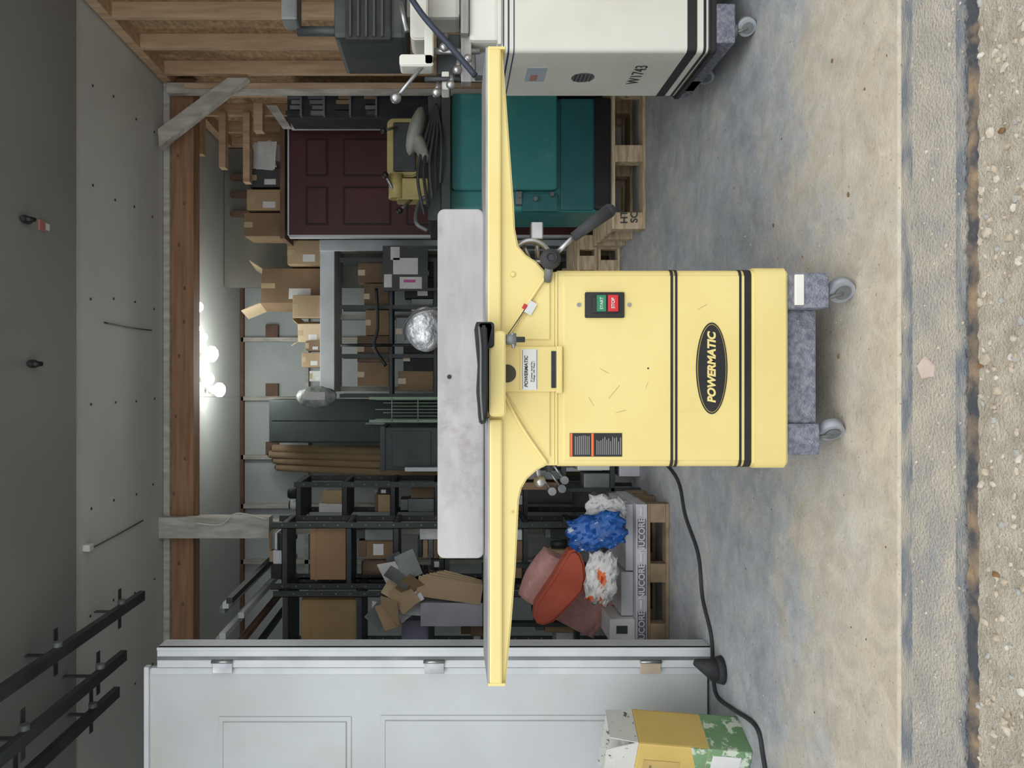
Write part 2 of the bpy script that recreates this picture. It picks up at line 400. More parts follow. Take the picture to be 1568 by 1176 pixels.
# ---------------- JOINTER
S = 526.0; D0 = 2.24
def jx(y): return (588 - y) / S
def jz(v): return HC - (v - 690) / S
b = B('jointer_machine')
xl, xr = jx(715), jx(413)
b.rbox(xl, xr, D0, 2.66, jz(1205), jz(853), .02, yel, 'Z', .003)
b.rbox(xl - .004, xr + .006, D0 - .012, 2.67, jz(1205), jz(1150), .024, yel, 'Z', .008)
b.box(jx(705), jx(422), D0 - .004, D0 + .01, jz(1142), jz(862), yel, .004)
b.box(xl + .012, xr - .012, D0 + .006, 2.64, jz(855), jz(820), yel)
def stripe(v0, v1, o=.0015):
    b.rbox(xl - o, xr + o, D0 - .004 - o, 2.66 + o, jz(v1), jz(v0), .021, blk)
stripe(1026, 1030); stripe(1033, 1036.5); stripe(1131, 1134.5); stripe(1139, 1149)
prof = [(713, 852), (713, 837), (720, 823), (733, 808), (748, 799), (765, 795), (870, 790), (960, 783), (1046, 775), (1048, 772), (1048, 748), (75, 745), (75, 768), (78, 770), (200, 779), (310, 787), (350, 789), (376, 794), (390, 806), (400, 821), (416, 836), (416, 852)]
b.prism([(jx(y), jz(v)) for y, v in prof], D0 + .002, 2.50, yel, 'Y', .005)
b.box(jx(1049), jx(642), D0 - .012, 2.50, jz(769), jz(749), yel, .006)
b.box(jx(512), jx(74), D0 - .012, 2.50, jz(767), jz(746), yel, .006)
b.box(jx(1048.5), jx(640), D0 - .010, 2.515, jz(750), jz(746.5), steel, .001)
b.box(jx(552), jx(74.5), D0 - .010, 2.515, jz(747), jz(743.5), steel, .001)
for (y0, y1) in ((1048, 1044), (78, 74)):
    b.rbox(jx(y0), jx(y1), D0 - .013, 2.505, jz(774), jz(747), .003, yel, 'X')
b.cyl((jx(596), 2.26, jz(757)), (jx(596), 2.49, jz(757)), .036, steel2, seg=24)
b.tube([(jx(597), D0 - .002, jz(768)), (jx(655), D0 - .002, jz(800)), (jx(710), D0 - .002, jz(838))], .005, yel)
b.tube([(jx(520), D0 - .002, jz(775)), (jx(470), D0 - .002, jz(805)), (jx(420), D0 - .002, jz(838))], .005, yel)
b.prism([(jx(y), jz(v)) for y, v in ((700, 842), (597, 772), (597, 842))], D0 - .004, D0 + .02, yel, 'Y', .002)
b.prism([(jx(y), jz(v)) for y, v in ((430, 842), (520, 842), (520, 782))], D0 - .004, D0 + .02, yel, 'Y', .002)
b.cyl((jx(784), D0 + .01, jz(785)), (jx(784), D0 + .0, jz(785)), .004, yeld)
b.cyl((jx(420), D0 + .01, jz(785)), (jx(420), D0 - .001, jz(785)), .008, yeld)
b.cyl((jx(420), D0 + .01, jz(785)), (jx(420), D0 - .002, jz(785)), .0065, yel)
b.box(jx(600), jx(531), D0 - .014, D0 + .03, jz(852), jz(770), yel, .005)
b.box(jx(598), jx(533), D0 - .0148, D0, jz(796), jz(795), yeld)
b.cyl((jx(572), D0 - .016, jz(776)), (jx(572), D0, jz(776)), .026, M('dark_olive_recess', (60, 56, 40)), seg=28)
b.box(jx(594), jx(538), D0 - .018, D0, jz(850), jz(843), blk, .001)
b.box(jx(602), jx(530), D0 - .017, D0, jz(860), jz(851), yel, .003)
b.box(jx(712), jx(416), D0 - .002, D0 + .01, jz(854), jz(850), yel, .002)
b.box(jx(597), jx(535), D0 - .0155, D0, jz(822), jz(798), paper)
b.box(jx(596), jx(536), D0 - .0158, D0, jz(799.8), jz(799), dark)
b.box(jx(596), jx(536), D0 - .0158, D0, jz(821.4), jz(820.6), dark)
b.rbox(jx(636), jx(510), 2.15, D0 + .005, jz(771), jz(747), .012, yel, 'Y', .004)
b.cyl((jx(522), 2.17, jz(800)), (jx(522), 2.17, jz(766)), .008, dark)
b.cyl((jx(522), 2.17, jz(787)), (jx(522), 2.17, jz(772)), .018, greym, .014)
b.cyl((jx(535), 2.165, jz(783)), (jx(512), 2.165, jz(781)), .005, steel2)
gp = [(645, 2.17), (630, 2.13), (600, 2.10), (560, 2.09), (525, 2.10), (502, 2.14), (500, 2.20), (512, 2.27), (540, 2.34), (580, 2.40), (620, 2.41), (640, 2.36), (650, 2.26)]
b.prism([(jx(y), yy) for y, yy in gp], jz(743), jz(734), blkm, 'Z', .004)
b.prism([(jx(y), jz(v)) for y, v in ((646, 742), (640, 733), (600, 729), (560, 731), (505, 726), (497, 728), (497, 750), (505, 752), (560, 740), (600, 736))], 2.14, 2.24, blkm, 'Y', .003)
b.tube([(jx(640), 2.10, jz(736)), (jx(600), 2.085, jz(733)), (jx(540), 2.085, jz(733)), (jx(505), 2.12, jz(731))], .003, greym)
b.rbox(jx(535), jx(497), 2.14, 2.22, jz(754), jz(730), .010, blkm, 'Y', .004)
fd = 2.42
b.rbox(X(855, fd), X(320, fd), fd, fd + .028, jz(745), Z(670, fd), .022, fence_m, 'Y', .003)
b.cyl((X(577, fd), fd - .002, Z(688, fd)), (X(577, fd), fd + .01, Z(688, fd)), .007, blk)
b.box(X(575, fd), X(450, fd), fd + .03, 2.75, jz(775), jz(745), yel, .006)
b.box(X(560, fd), X(470, fd), fd + .03, 2.60, jz(745), Z(695, fd), greym, .006)
for yy in (360, 820):
    b.box(X(yy + 5, fd), X(yy - 5, fd), fd + .025, fd + .05, jz(740), Z(680, fd), greym, .003)
b.cyl((X(505, 2.66), 2.56, Z(700, 2.6)), (X(505, 2.66), 2.60, Z(662, 2.6)), .03, greym)
b.sph((X(504, 2.6), 2.60, Z(652, 2.6)), .076, foil, (1, .6, .86), 4, .02)
b.tube([(X(470, 2.58), 2.56, Z(690, 2.58)), (X(478, 2.58), 2.56, Z(640, 2.58)), (X(500, 2.58), 2.58, Z(618, 2.58)), (X(520, 2.58), 2.6, Z(620, 2.58))], .004, dark)
b.rbox(jx(487), jx(448), D0 - .012, D0, jz(955), jz(895), .004, blk, 'Y', .002)
b.box(jx(480), jx(455), D0 - .018, D0 - .01, jz(946), jz(905), blkm, .002)
b.box(jx(478), jx(453), D0 - .023, D0 - .01, jz(926), jz(912), green, .002)
b.box(jx(478), jx(453), D0 - .027, D0 - .01, jz(944), jz(928.5), red, .002)
for v in (886, 963): b.cyl((jx(467), D0 - .007, jz(v)), (jx(467), D0, jz(v)), .006, steel2, seg=12)
b.box(jx(699), jx(663), D0 - .0052, D0, jz(952), jz(872), blk)
for v in (872.5, 905): b.box(jx(698.5), jx(663.5), D0 - .0058, D0, jz(v + 3.5), jz(v), orange)
lp = M('label_grey_print', (150, 150, 150), None, 5, .6)
for v in list(range(880, 902, 3)) + list(range(913, 950, 3)):
    b.box(jx(696), jx(696 - random.uniform(20, 30)), D0 - .0057, D0, jz(v + 1.1), jz(v), lp)
scr = M('paint_scuff', (176, 158, 96), None, 20, .6)
for (v, y, l, a) in ((940, 600, .05, 40), (925, 568, .03, 120), (950, 630, .03, 75), (990, 590, .02, 20), (905, 615, .03, 150), (1075, 470, .03, 60)):
    b.box(jx(y) - l / 2, jx(y) + l / 2, D0 - .0046, D0, jz(v) - .0006, jz(v) + .0006, scr, 0, (0, a, 0))
b.cyl((jx(564), D0 - .0046, jz(992)), (jx(564), D0, jz(992)), .003, M('chip_dark', (90, 70, 50)), seg=8)
def oval(cy, cv, ry, rv, o, m):
    b.prism([(jx(cy + ry * math.cos(a)), jz(cv + rv * math.sin(a))) for a in [2 * math.pi * k / 48 for k in range(48)]], D0 - o, D0, m, 'Y')
oval(564, 1089, 70, 24, .0055, blk); oval(564, 1089, 67.5, 22, .006, yeld); oval(564, 1089, 66.7, 21.2, .0065, blk)
b.sph((jx(400), 2.20, jz(840)), .030, blkm, (1, 1, 1), 3)
b.torus((jx(400), 2.172, jz(840)), .014, .003, blk)
b.cyl((jx(400), 2.20, jz(840)), (jx(430), 2.24, jz(838)), .012, greym)
b.cyl((jx(392), 2.20, jz(848)), (jx(362), 2.19, jz(880)), .007, steel2)
b.cyl((jx(368), 2.19, jz(874)), (jx(330), 2.18, jz(926)), .014, blkm, .020)
b.sph((jx(330), 2.18, jz(926)), .0198, blkm)
b.torus((jx(384), 2.42, jz(822)), .062, .009, steel2, (0.25, 1, 0))
b.cyl((jx(384), 2.42, jz(822)), (jx(425), 2.46, jz(822)), .014, steel2)
for a in range(3):
    an = a * 2.09 + .4; b.cyl((jx(384), 2.42, jz(822)), (jx(384) + .06 * math.cos(an), 2.42, jz(822) + .06 * math.sin(an)), .006, steel2)
b.box(jx(350), jx(322), 2.40, 2.44, jz(842), jz(822), steel2, .004)
b.cyl((jx(384), 2.43, jz(835)), (jx(330), 2.43, jz(832)), .007, steel2)
b.cyl((jx(712), 2.32, jz(825)), (jx(738), 2.32, jz(830)), .009, steel2)
b.sph((jx(742), 2.32, jz(831)), .018, steel2)
b.cyl((jx(712), 2.36, jz(845)), (jx(728), 2.36, jz(850)), .012, dark)
b.box(jx(482), jx(462), D0 - .010, D0 - .008, jz(818), jz(806), paper, 0, (0, 30, 0))
b.box(jx(474), jx(466), D0 - .011, D0 - .009, jz(806), jz(800), red, 0, (0, 30, 0))
b.tube([(jx(512), D0 - .006, jz(778)), (jx(485), D0 - .008, jz(796)), (jx(470), D0 - .01, jz(806))], .0015, dark)
J = b.done()
text(J, 'badge_lettering', 'POWERMATIC', (jx(563), D0 - .0068, jz(1089)), .0315, yel, (90, 0, 0), .0014, 1.0, .2)
text(J, 'label_lettering', 'POWERMATIC', (jx(569), D0 - .0165, jz(805)), .014, blk, (90, 0, 0), .0003, 1.0, .2)
text(J, 'label_small_print', '8" Jointer  Serial No.\nVoltage  230  Phase 1', (jx(569), D0 - .0165, jz(815)), .007, blk)
text(J, 'start_lettering', 'START', (jx(465.5), D0 - .0235, jz(919)), .012, paper, (90, 0, 0), .0002)
text(J, 'stop_lettering', 'STOP', (jx(465.5), D0 - .0275, jz(936)), .013, paper, (90, 0, 0), .0002)

def caster(b, x, y, top, r, ang=0, m=wheelm):
    ca, sa = math.cos(ang), math.sin(ang)
    cx, cy = x + sa * .02, y - ca * .02
    ax = Vector((ca, sa, 0))
    c = Vector((cx, cy, r))
    b.cyl(c - ax * .014, c + ax * .014, r, m, seg=28)
    b.cyl(c - ax * .016, c + ax * .016, r * .45, steel2, seg=16)
    for sgn in (-1, 1):
        p = c + ax * .019 * sgn
        b.cyl(p - ax * .0015, p + ax * .0015, r * .62, greym, seg=16)
        b.cyl(p, Vector((x, y, top - .008)) + ax * .018 * sgn, .006, greym, seg=8)
    b.cyl((x, y, top - .018), (x, y, top - .002), .026, greym, .03)
    b.box(x - .03, x + .03, y - .03, y + .03, top - .004, top, greym)
b = B('wheeled_dolly')
b.box(jx(474), jx(421), 2.19, 2.72, .092, .190, carpet, .006)
b.box(jx(697), jx(649), 2.245, 2.72, .092, .190, carpet, .006)
b.box(jx(649), jx(474), 2.262, 2.35, .095, .184, carpet, .006)
b.box(jx(649), jx(474), 2.60, 2.69, .105, .184, carpet, .006)
b.box(jx(470), jx(424), 2.186, 2.2, .165, .1895, white, .002)
for (y, d, a) in ((452, 2.25, .9), (666, 2.31, .7)):
    caster(b, jx(y), d, .092, .036, a)
caster(b, jx(448), 2.66, .092, .034, .3); caster(b, jx(668), 2.66, .092, .034, -.3)
b.done()

# ---------------- white shaper machine on right
b = B('white_shaper_machine')
b.rbox(1.275, 2.02, 2.95, 3.42, .155, .975, .02, white, 'Z', .004)
def ws(z0, z1, m, o=.002): b.rbox(1.275 - o, 2.02 + o, 2.95 - o, 3.42 + o, z0, z1, .022, m)
navy = M('navy_stripe', (40, 48, 84))
ws(.225, .262, blk); ws(.19, .20, blk); ws(.965, .969, navy, .0015); ws(.945, .951, navy, .0015); ws(.925, .929, navy, .0015)
b.rbox(1.262, 2.03, 2.93, 3.43, .155, .182, .024, blk, 'Z', .006)
b.box(1.33, 2.05, 2.98, 3.4, .98, 1.10, white, .02)
b.box(1.35, 2.05, 2.96, 3.42, 1.10, 1.13, steel, .005)
b.box(1.30, 2.0, 2.94, 3.4, .975, .99, white, .004)
b.cyl((1.2735, 3.2, .62), (1.28, 3.2, .62), .048, greym, seg=24)
for k in range(5):
    b.box(1.2720, 1.275, 3.165, 3.235, .585 + k * .016, .591 + k * .016, dark)
b.box(1.2735, 1.28, 3.10, 3.24, .78, .86, M('sticker_blue', (170, 182, 194)), 0)
b.box(1.273, 1.28, 3.17, 3.23, .81, .84, M('sticker_red', (180, 130, 122)), 0)
b.box(1.50, 1.64, 3.15, 3.3, 1.13, 1.42, white, .02)
b.box(1.385, 2.05, 3.08, 3.45, Z(622, 3.1), Z(512, 3.1), dark, .02)
b.box(1.37, 2.0, 3.06, 3.1, Z(600, 3.1), Z(530, 3.1), blkm, .01)
for k in range(5): b.box(1.38, 1.9, 3.052, 3.062, Z(540 + k * 12, 3.1), Z(537 + k * 12, 3.1), dark)
b.cyl((X(12, 3.0), 3.2, Z(560, 3.0)), (X(12, 3.0), 3.2, Z(440, 3.0)), .02, dark)
b.box(X(30, 3.1), X(-40, 3.1), 3.1, 3.2, Z(455, 3.1), Z(430, 3.1), greym, .01)
b.rbox(X(60, 3.05), X(-30, 3.05), 3.05, 3.2, Z(655, 3.05), Z(628, 3.05), .02, white, 'Y', .006)
b.rbox(X(102, 3.0), X(40, 3.0), 2.98, 3.06, Z(664, 3.0), Z(650, 3.0), .012, white, 'Y', .004)
b.rbox(X(104, 3.0), X(86, 3.0), 2.98, 3.06, Z(664, 3.0), Z(612, 3.0), .012, white, 'Y', .004)
b.tube([(X(-10, 2.95), 2.95, Z(625, 2.95)), (X(30, 2.95), 2.93, Z(650, 2.95)), (X(75, 2.95), 2.93, Z(690, 2.95)), (X(118, 2.95), 2.94, Z(728, 2.95))], .012, M('blue_black_hose', (50, 58, 76)))
b.cyl((X(0, 2.95), 2.97, Z(612, 2.95)), (X(45, 2.95), 2.97, Z(622, 2.95)), .009, steel2)
for (v, y) in ((680, 60), (700, 95), (716, 78), (690, 118), (668, 130)):
    b.cyl((X(y + 12, 3.0), 3.0, Z(v, 3.0)), (X(y - 14, 3.0), 3.04, Z(v + 4, 3.0)), .010, steel2)
    b.sph((X(y + 12, 3.0), 3.0, Z(v, 3.0)), .018, steel2)
b.cyl((X(75, 3.0), 3.02, Z(735, 3.0)), (X(75, 3.0), 3.02, Z(650, 3.0)), .012, steel2)
b.cyl((X(118, 3.0), 3.02, Z(722, 3.0)), (X(118, 3.0), 3.02, Z(650, 3.0)), .009, dark)
b.box(X(125, 3.0), X(30, 3.0), 3.0, 3.05, Z(722, 3.0), Z(706, 3.0), steel, .004)
b.box(X(112, 3.05), X(50, 3.05), 3.06, 3.12, Z(705, 3.0), Z(668, 3.0), dark, .006)
b.box(X(140, 3.05), X(112, 3.05), 3.03, 3.12, Z(688, 3.0), Z(676, 3.0), white, .006)
b.box(X(120, 3.05), X(84, 3.05), 3.02, 3.08, Z(748, 3.0), Z(728, 3.0), greym, .006)
b.sph((X(150, 3.0), 3.0, Z(606, 3.0)), .022, steel2)
b.cyl((X(150, 3.0), 3.0, Z(606, 3.0)), (X(92, 3.0), 3.0, Z(655, 3.0)), .008, steel2)
b.box(1.30, 1.45, 2.93, 3.5, .085, .156, carpet, .006)
b.box(1.85, 2.0, 2.93, 3.5, .085, .156, carpet, .006)
b.box(1.3, 2.0, 3.3, 3.42, .087, .156, carpet, .006)
caster(b, 1.36, 2.97, .086, .034, .8); caster(b, 1.93, 2.97, .086, .034, .2); caster(b, 1.36, 3.44, .086, .034, .5); caster(b, 1.93, 3.44, .086, .034, .2)
W = b.done()
text(W, 'model_lettering', 'W1743', (1.2725, 3.17, .40), .07, dark, (90, 0, -90), .0, .9)

def pallet(name, x0, x1, y0, y1, z0, h, m=woodp):
    b = B(name); n = 6; t = .018
    w = (y1 - y0) / n
    for k in range(n):
        b.box(x0, x1, y0 + k * w + .01, y0 + (k + 1) * w - .01, z0 + h - t, z0 + h, m, .003)
    for k in (0, n - 1, n // 2):
        b.box(x0, x1, y0 + k * w + .01, y0 + (k + 1) * w - .01, z0, z0 + t, m, .003)
    for xx in (x0, (x0 + x1) / 2 - .05, x1 - .1):
        for k in (0, n - 1, n // 2):
            b.box(xx, xx + .1, y0 + k * w + .01, y0 + (k + 1) * w - .01, z0 + t + .0005, z0 + h - t - .0005, m, .003)
    return b.done()
P = pallet('wooden_pallet', X(350, 4.6), X(118, 4.6), 4.6, 5.25, .001, .20)
text(P, 'pallet_stamp', 'HT\nSC', (X(332, 4.6), 4.606, .10), .06, dark, (90, 0, 0), .001)
text(P, 'pallet_stamp_code', 'HT KD\n5320', (X(136, 4.6), 4.606, .10), .035, dark, (90, 0, 0), .0)
pallet('wooden_pallet', X(455, 5.15), X(352, 5.15), 5.3, 5.85, .001, .15)
pallet('wooden_pallet', X(440, 5.15), X(352, 5.15), 5.32, 5.85, .153, .14)

b = B('teal_planer_machine')
T = 4.66
b.rbox(X(324, T), X(150, T), T, 5.15, .275, Z(690, T), .03, teal, 'Z', .006)
b.rbox(X(322, T), X(150, T), T - .02, 5.15, .205, .30, .02, blk, 'Z', .006)
b.box(X(322, T), X(152, T), T - .012, T + .02, .305, Z(858, T), teald, .008)
b.rbox(X(290, 4.6), X(143, 4.6), 4.6, 4.66, Z(853, 4.6), Z(692, 4.6), .02, teal, 'Y', .006)
b.box(X(312, 4.6), X(292, 4.6), 4.61, 4.66, Z(800, 4.6), Z(790, 4.6), greym, .004)
b.box(X(322, 4.6), X(294, 4.6), 4.62, 4.66, Z(855, 4.6), Z(800, 4.6), teald, .006)
for (v, y) in ((795, 300), (820, 305), (845, 298)):
    b.cyl((X(y, 4.6), 4.58, Z(v, 4.6)), (X(y, 4.6), 4.64, Z(v, 4.6)), .012, greym)
b.box(X(345, 4.6), X(140, 4.6), 4.5, 5.2, Z(690, 4.5), Z(676, 4.5), dark, .005)
b.box(X(340, 4.6), X(150, 4.6), 4.55, 5.15, Z(676, 4.5), Z(655, 4.5), dark, .008)
b.box(X(300, 4.6), X(165, 4.6), 4.7, 5.0, Z(655, 4.6), Z(640, 4.6), blkm, .01)
b.rbox(X(262, 4.6), X(170, 4.6), 4.72, 4.9, Z(640, 4.6), Z(590, 4.6), .04, yelmach, 'Y', .01)
b.box(X(255, 4.6), X(178, 4.6), 4.70, 4.72, Z(636, 4.6), Z(600, 4.6), dark, .01)
b.cyl((X(300, 4.6), 4.68, Z(605, 4.6)), (X(262, 4.6), 4.68, Z(605, 4.6)), .045, yelmach)
b.box(X(302, 4.6), X(268, 4.6), 4.66, 4.8, Z(655, 4.6), Z(605, 4.6), yelmach, .012)
for k in range(5):
    b.tube([(X(330 - k * 12, 4.5), 4.48, Z(650 + k * 6, 4.5)), (X(270 - k * 8, 4.5), 4.46, Z(640 + k * 9, 4.5)), (X(200, 4.5), 4.48, Z(655 + k * 5, 4.5)), (X(160, 4.5), 4.5, Z(668, 4.5))], .009, blkm if k % 2 else dark)
b.tube([(X(358, 4.6), 4.5, Z(655, 4.6)), (X(345, 4.6), 4.5, Z(638, 4.6)), (X(310, 4.6), 4.6, Z(642, 4.6)), (X(300, 4.6), 4.6, Z(655, 4.6))], .012, greym)
for (v, y, y2) in ((590, 268, 300), (612, 322, 300), (587, 200, 188)):
    b.cyl((X(y, 4.6), 4.6, Z(v, 4.6)), (X(y2, 4.6), 4.68, Z(v + 18, 4.6)), .009, steel2); b.sph((X(y, 4.6), 4.6, Z(v, 4.6)), .02, blk)
cloth = M('grey_rag', (160, 162, 154), (130, 132, 124), 8, .95, bump=.6)
b.sph((X(190, 4.4), 4.52, Z(635, 4.4)), .11, cloth, (1.3, .8, .4), 4, .03, (0, 15, 0))
b.sph((X(215, 4.4), 4.50, Z(642, 4.4)), .08, cloth, (1.3, .8, .5), 4, .03, (0, -25, 0))
b.done()

b = B('door_2')
dd = 5.95
x0, x1 = X(360, dd), X(196, dd); zt = Z(443, dd)
b.box(x0, x1, dd, dd + .045, 0.005, zt, maroon, .003)
for (ya, yb) in ((345, 285), (270, 212)):
    for (va, vb) in ((468, 503), (525, 600), (622, 760)):
        b.box(X(ya, dd), X(yb, dd), dd - .003, dd, Z(vb, dd), Z(va, dd), maroond)
        b.box(X(ya - 3, dd), X(yb + 3, dd), dd - .012, dd - .002, Z(vb - 3, dd), Z(va + 3, dd), maroon, .008)
b.box(x0 - .02, x0, dd - .01, dd + .05, .005, zt, trimw)
b.box(x0, x1, dd - .01, dd + .05, zt, zt + .012, trimw)
b.sph((x0 + .07, dd - .03, 1.0), .03, steel2)
b.done()
b = B('trim_doorway')
b.box(X(196, 5.8) , X(178, 5.8), 5.8, 5.86, 0, Z(445, 5.8), trimw, .003)
b.box(X(178, 5.8), X(163, 5.8), 5.8, 5.86, Z(588, 5.8), Z(578, 5.8), trimw, .003)
b.prism([(X(195, 5.75), Z(445, 5.75)), (X(195, 5.75), Z(432, 5.75)), (X(162, 5.75), Z(408, 5.75)), (X(162, 5.75), Z(424, 5.75))], 5.74, 5.79, greywood)
b.done()
b = B('dark_tool_cabinet')
b.box(X(180, 5.45), X(143, 5.45), 5.45, 5.7, 0, Z(440, 5.45), blkm, .004)
for k, v in enumerate((460, 495, 535, 575)):
    b.box(X(178, 5.43), X(145, 5.43), 5.41, 5.45, Z(v + 3, 5.43), Z(v, 5.43), greym)
    for j in range(4):
        b.box(X(176 - j * 8, 5.43), X(170 - j * 8, 5.43), 5.42, 5.445, Z(v, 5.43), Z(v - random.uniform(12, 24), 5.43), random.choice([card2, dark, greym, greym, blkm]))
b.done()

tape = M('packing_tape', (184, 164, 130), None, 4, .3)
def cbox(v0, v1, y0, y1, d0, dep, m=card, rot=0, z0=None, name='cardboard_box', label=True, flaps=False):
    b = B(name)
    x0, x1 = X(y1, d0), X(y0, d0); za = Z(v1, d0) if z0 is None else z0; zb = Z(v0, d0)
    cx, cy = (x0 + x1) / 2, d0 + dep / 2
    b.box(x0, x1, d0, d0 + dep, za, zb, m, .004)
    w = x1 - x0; h = zb - za
    b.box(cx - .022, cx + .022, d0 - .001, d0 + dep + .001, zb - h * .22, zb + .001, tape)
    if label: b.box(x0 + w * .12, x0 + w * .42, d0 - .002, d0, za + h * .2, za + h * .55, paper)
    if flaps:
        b.prism([(x0, zb), (x0 - w * .22, zb + h * .3), (x0 - w * .22 + .006, zb + h * .3), (x0 + .006, zb)], d0, d0 + dep, card3)
        b.prism([(x1, zb), (x1 + w * .25, zb + h * .22), (x1 + w * .25 - .006, zb + h * .22), (x1 - .006, zb)], d0, d0 + dep, card3)
    o = b.done()
    if rot: o.rotation_euler = (0, 0, math.radians(rot))
    return o
b = B('long_shelf')
sd = 6.25
b.box(X(600, sd), X(368, sd), sd, 6.69, Z(512, sd), Z(490, sd), trimw, .004)
for y in (372, 480, 596): b.box(X(y + 4, sd), X(y - 4, sd), 6.6, 6.66, 0, Z(512, sd) - .001, greywood)
b.box(X(385, sd), X(368, sd), sd - .03, sd, .0, Z(490, sd), trimw, .004)
b.done()
zs = Z(490, sd) + .001
cbox(440, 0, 368, 405, 6.35, .3, card, z0=zs)
cbox(400, 0, 414, 470, 6.42, .24, card2, z0=zs, flaps=True, rot=12)
cbox(448, 0, 452, 486, 6.27, .12, card, z0=zs, label=False)
cbox(456, 0, 492, 520, 6.33, .3, card3, z0=zs, flaps=True, rot=-8)
cbox(468, 0, 522, 537, 6.3, .2, card2, z0=zs)
cbox(462, 0, 540, 562, 6.33, .3, card, z0=zs)
cbox(474, 0, 568, 584, 6.33, .2, M('white_carton', (206, 206, 200), None, 4, .7), z0=zs, name='product_carton')
b = B('upper_shelf')
b.box(X(370, 6.15), X(200, 6.15), 6.02, 6.55, Z(440, 6.1) + .003, Z(432, 6.1), brownwood, .003)
for y in (215, 350): b.box(X(y + 3, 6.3), X(y - 3, 6.3), 6.48, 6.54, 0, Z(440, 6.1) + .002, brownwood)
b.done()
zs2 = Z(432, 6.1) + .002
cbox(374, 0, 326, 362, 6.12, .3, card2, z0=zs2, label=False)
cbox(378, 0, 290, 322, 6.12, .3, card, z0=zs2)
cbox(382, 0, 258, 286, 6.12, .3, M('dark_carton', (70, 70, 72), None, 4, .7), z0=zs2, name='product_carton')
cbox(404, 0, 226, 254, 6.24, .26, paper, z0=zs2, name='product_carton', label=False, rot=15)
b = B('loose_papers')
for k in range(4):
    c = Vector((X(238, 6.1), 6.10, Z(410 - k * 2, 6.1)))
    b.box(c.x - .11, c.x + .11, c.y - .002 + k * .01, c.y + .002 + k * .01, c.z - .07, c.z + .09, paper, 0, (random.uniform(-15, 0), random.uniform(-20, 30), 0))
b.done()

b = B('storage_rack')
rd = 6.0
for y in (398, 470, 545, 606):
    for yy in (rd, rd + .45 - .25): b.box(X(y + 3, rd), X(y - 3, rd), yy, yy + .03, 0, Z(520, rd), dark)
lv = (596, 664, 740, 830, 900)
for v in lv: b.box(X(610, rd), X(395, rd), rd - .01, rd + .24, Z(v + 5, rd), Z(v, rd), dark, .002)
b.done()
random.seed(11)
browncart = M('brown_carton', (116, 96, 76), (98, 80, 62), 4, .8)
cols = [card2, browncart, dark, browncart, blkm, greym, M('umber_carton', (84, 76, 68), None, 4, .7)]
for i, v in enumerate(lv):
    y = 402
    while y < 592:
        w = random.uniform(22, 44); h = random.uniform(34, 58)
        if y + w > 604: w = 602 - y
        if w < 8: break
        cbox(v - h, v - .5, y, y + w - 1, rd + .035 + random.uniform(0, .03), .13, random.choice(cols), name='storage_box', label=random.random() < .4)
        y += w
b = B('pinned_paper_board')
for (v0, v1, y0, y1) in ((598, 612, 378, 398), (602, 640, 395, 420), (612, 646, 424, 442), (588, 600, 420, 440)):
    b.box(X(y1, 5.9), X(y0, 5.9), 5.9, 5.905, Z(v1, 5.9), Z(v0, 5.9), paper)
b.box(X(445, 5.9), X(376, 5.9), 5.906, 5.93, Z(655, 5.9), Z(586, 5.9), dark)
b.box(X(380, 5.9), X(376, 5.9), 5.906, 5.93, 0, Z(655, 5.9), dark)
b.box(X(445, 5.9), X(441, 5.9), 5.906, 5.93, 0, Z(655, 5.9), dark)
b.box(X(432, 5.88), X(428, 5.88), 5.895, 5.9, Z(636, 5.88), Z(618, 5.88), M('pink_print', (200, 90, 160)))
b.done()
b = B('pipe_stand')
b.tube([(X(440, 5.8), 5.85, Z(575, 5.8)), (X(500, 5.8), 5.85, Z(577, 5.8)), (X(530, 5.8), 5.85, Z(572, 5.8)), (X(560, 5.8), 5.85, Z(590, 5.8))], .014, blk)
b.cyl((X(528, 5.8), 5.85, Z(600, 5.8)), (X(528, 5.8), 5.85, Z(520, 5.8)), .012, blk)
b.cyl((X(528, 5.8), 5.85, 0), (X(528, 5.8), 5.85, Z(600, 5.8)), .012, blk)
b.done()
b = B('dark_green_locker')
b.box(X(678, 6.5), X(612, 6.5), 6.5, 6.95, 0, Z(412, 6.5), darkg, .005)
b.box(X(676, 6.5), X(646, 6.5), 6.49, 6.5, .05, Z(416, 6.5), darkg, .003)
b.box(X(644, 6.5), X(614, 6.5), 6.49, 6.5, .05, Z(416, 6.5), darkg, .003)
b.box(X(650, 6.5), X(647, 6.5), 6.475, 6.49, Z(590, 6.5), Z(560, 6.5), greym)
b.done()
b = B('hanging_bag')
d = 6.12
b.sph((X(608, d), d, Z(485, d)), .10, M('clear_plastic_wrap', (170, 176, 172), (110, 116, 114), 14, .3, bump=.8, bscale=30), (.9, .5, 1.6), 3, .05)
b.box(X(612, d), X(600, d), d - .07, d - .06, Z(500, d), Z(470, d), paper)
b.cyl((X(608, d), d, Z(462, d)), (X(608, d), d, 3.18), .0015, blk, seg=6)
b.done()
b = B('dark_metal_bin')
b.box(X(720, 5.7), X(655, 5.7), 5.7, 6.1, 0, Z(582, 5.7), M('dark_slate_paint', (62, 72, 74), (52, 60, 62)), .006)
b.box(X(722, 5.7), X(653, 5.7), 5.68, 6.12, Z(590, 5.7), Z(582, 5.7), dark, .004)
b.box(X(715, 5.7), X(660, 5.7), 5.69, 5.7, Z(660, 5.7), Z(600, 5.7), dark, .004)
b.box(X(722, 5.6), X(716, 5.6), 5.6, 5.66, 0, Z(620, 5.6), trimw, .003)
b.done()
b = B('green_wire_rack')
gw = M('pale_green_wire', (140, 166, 144), None, 5, .5)
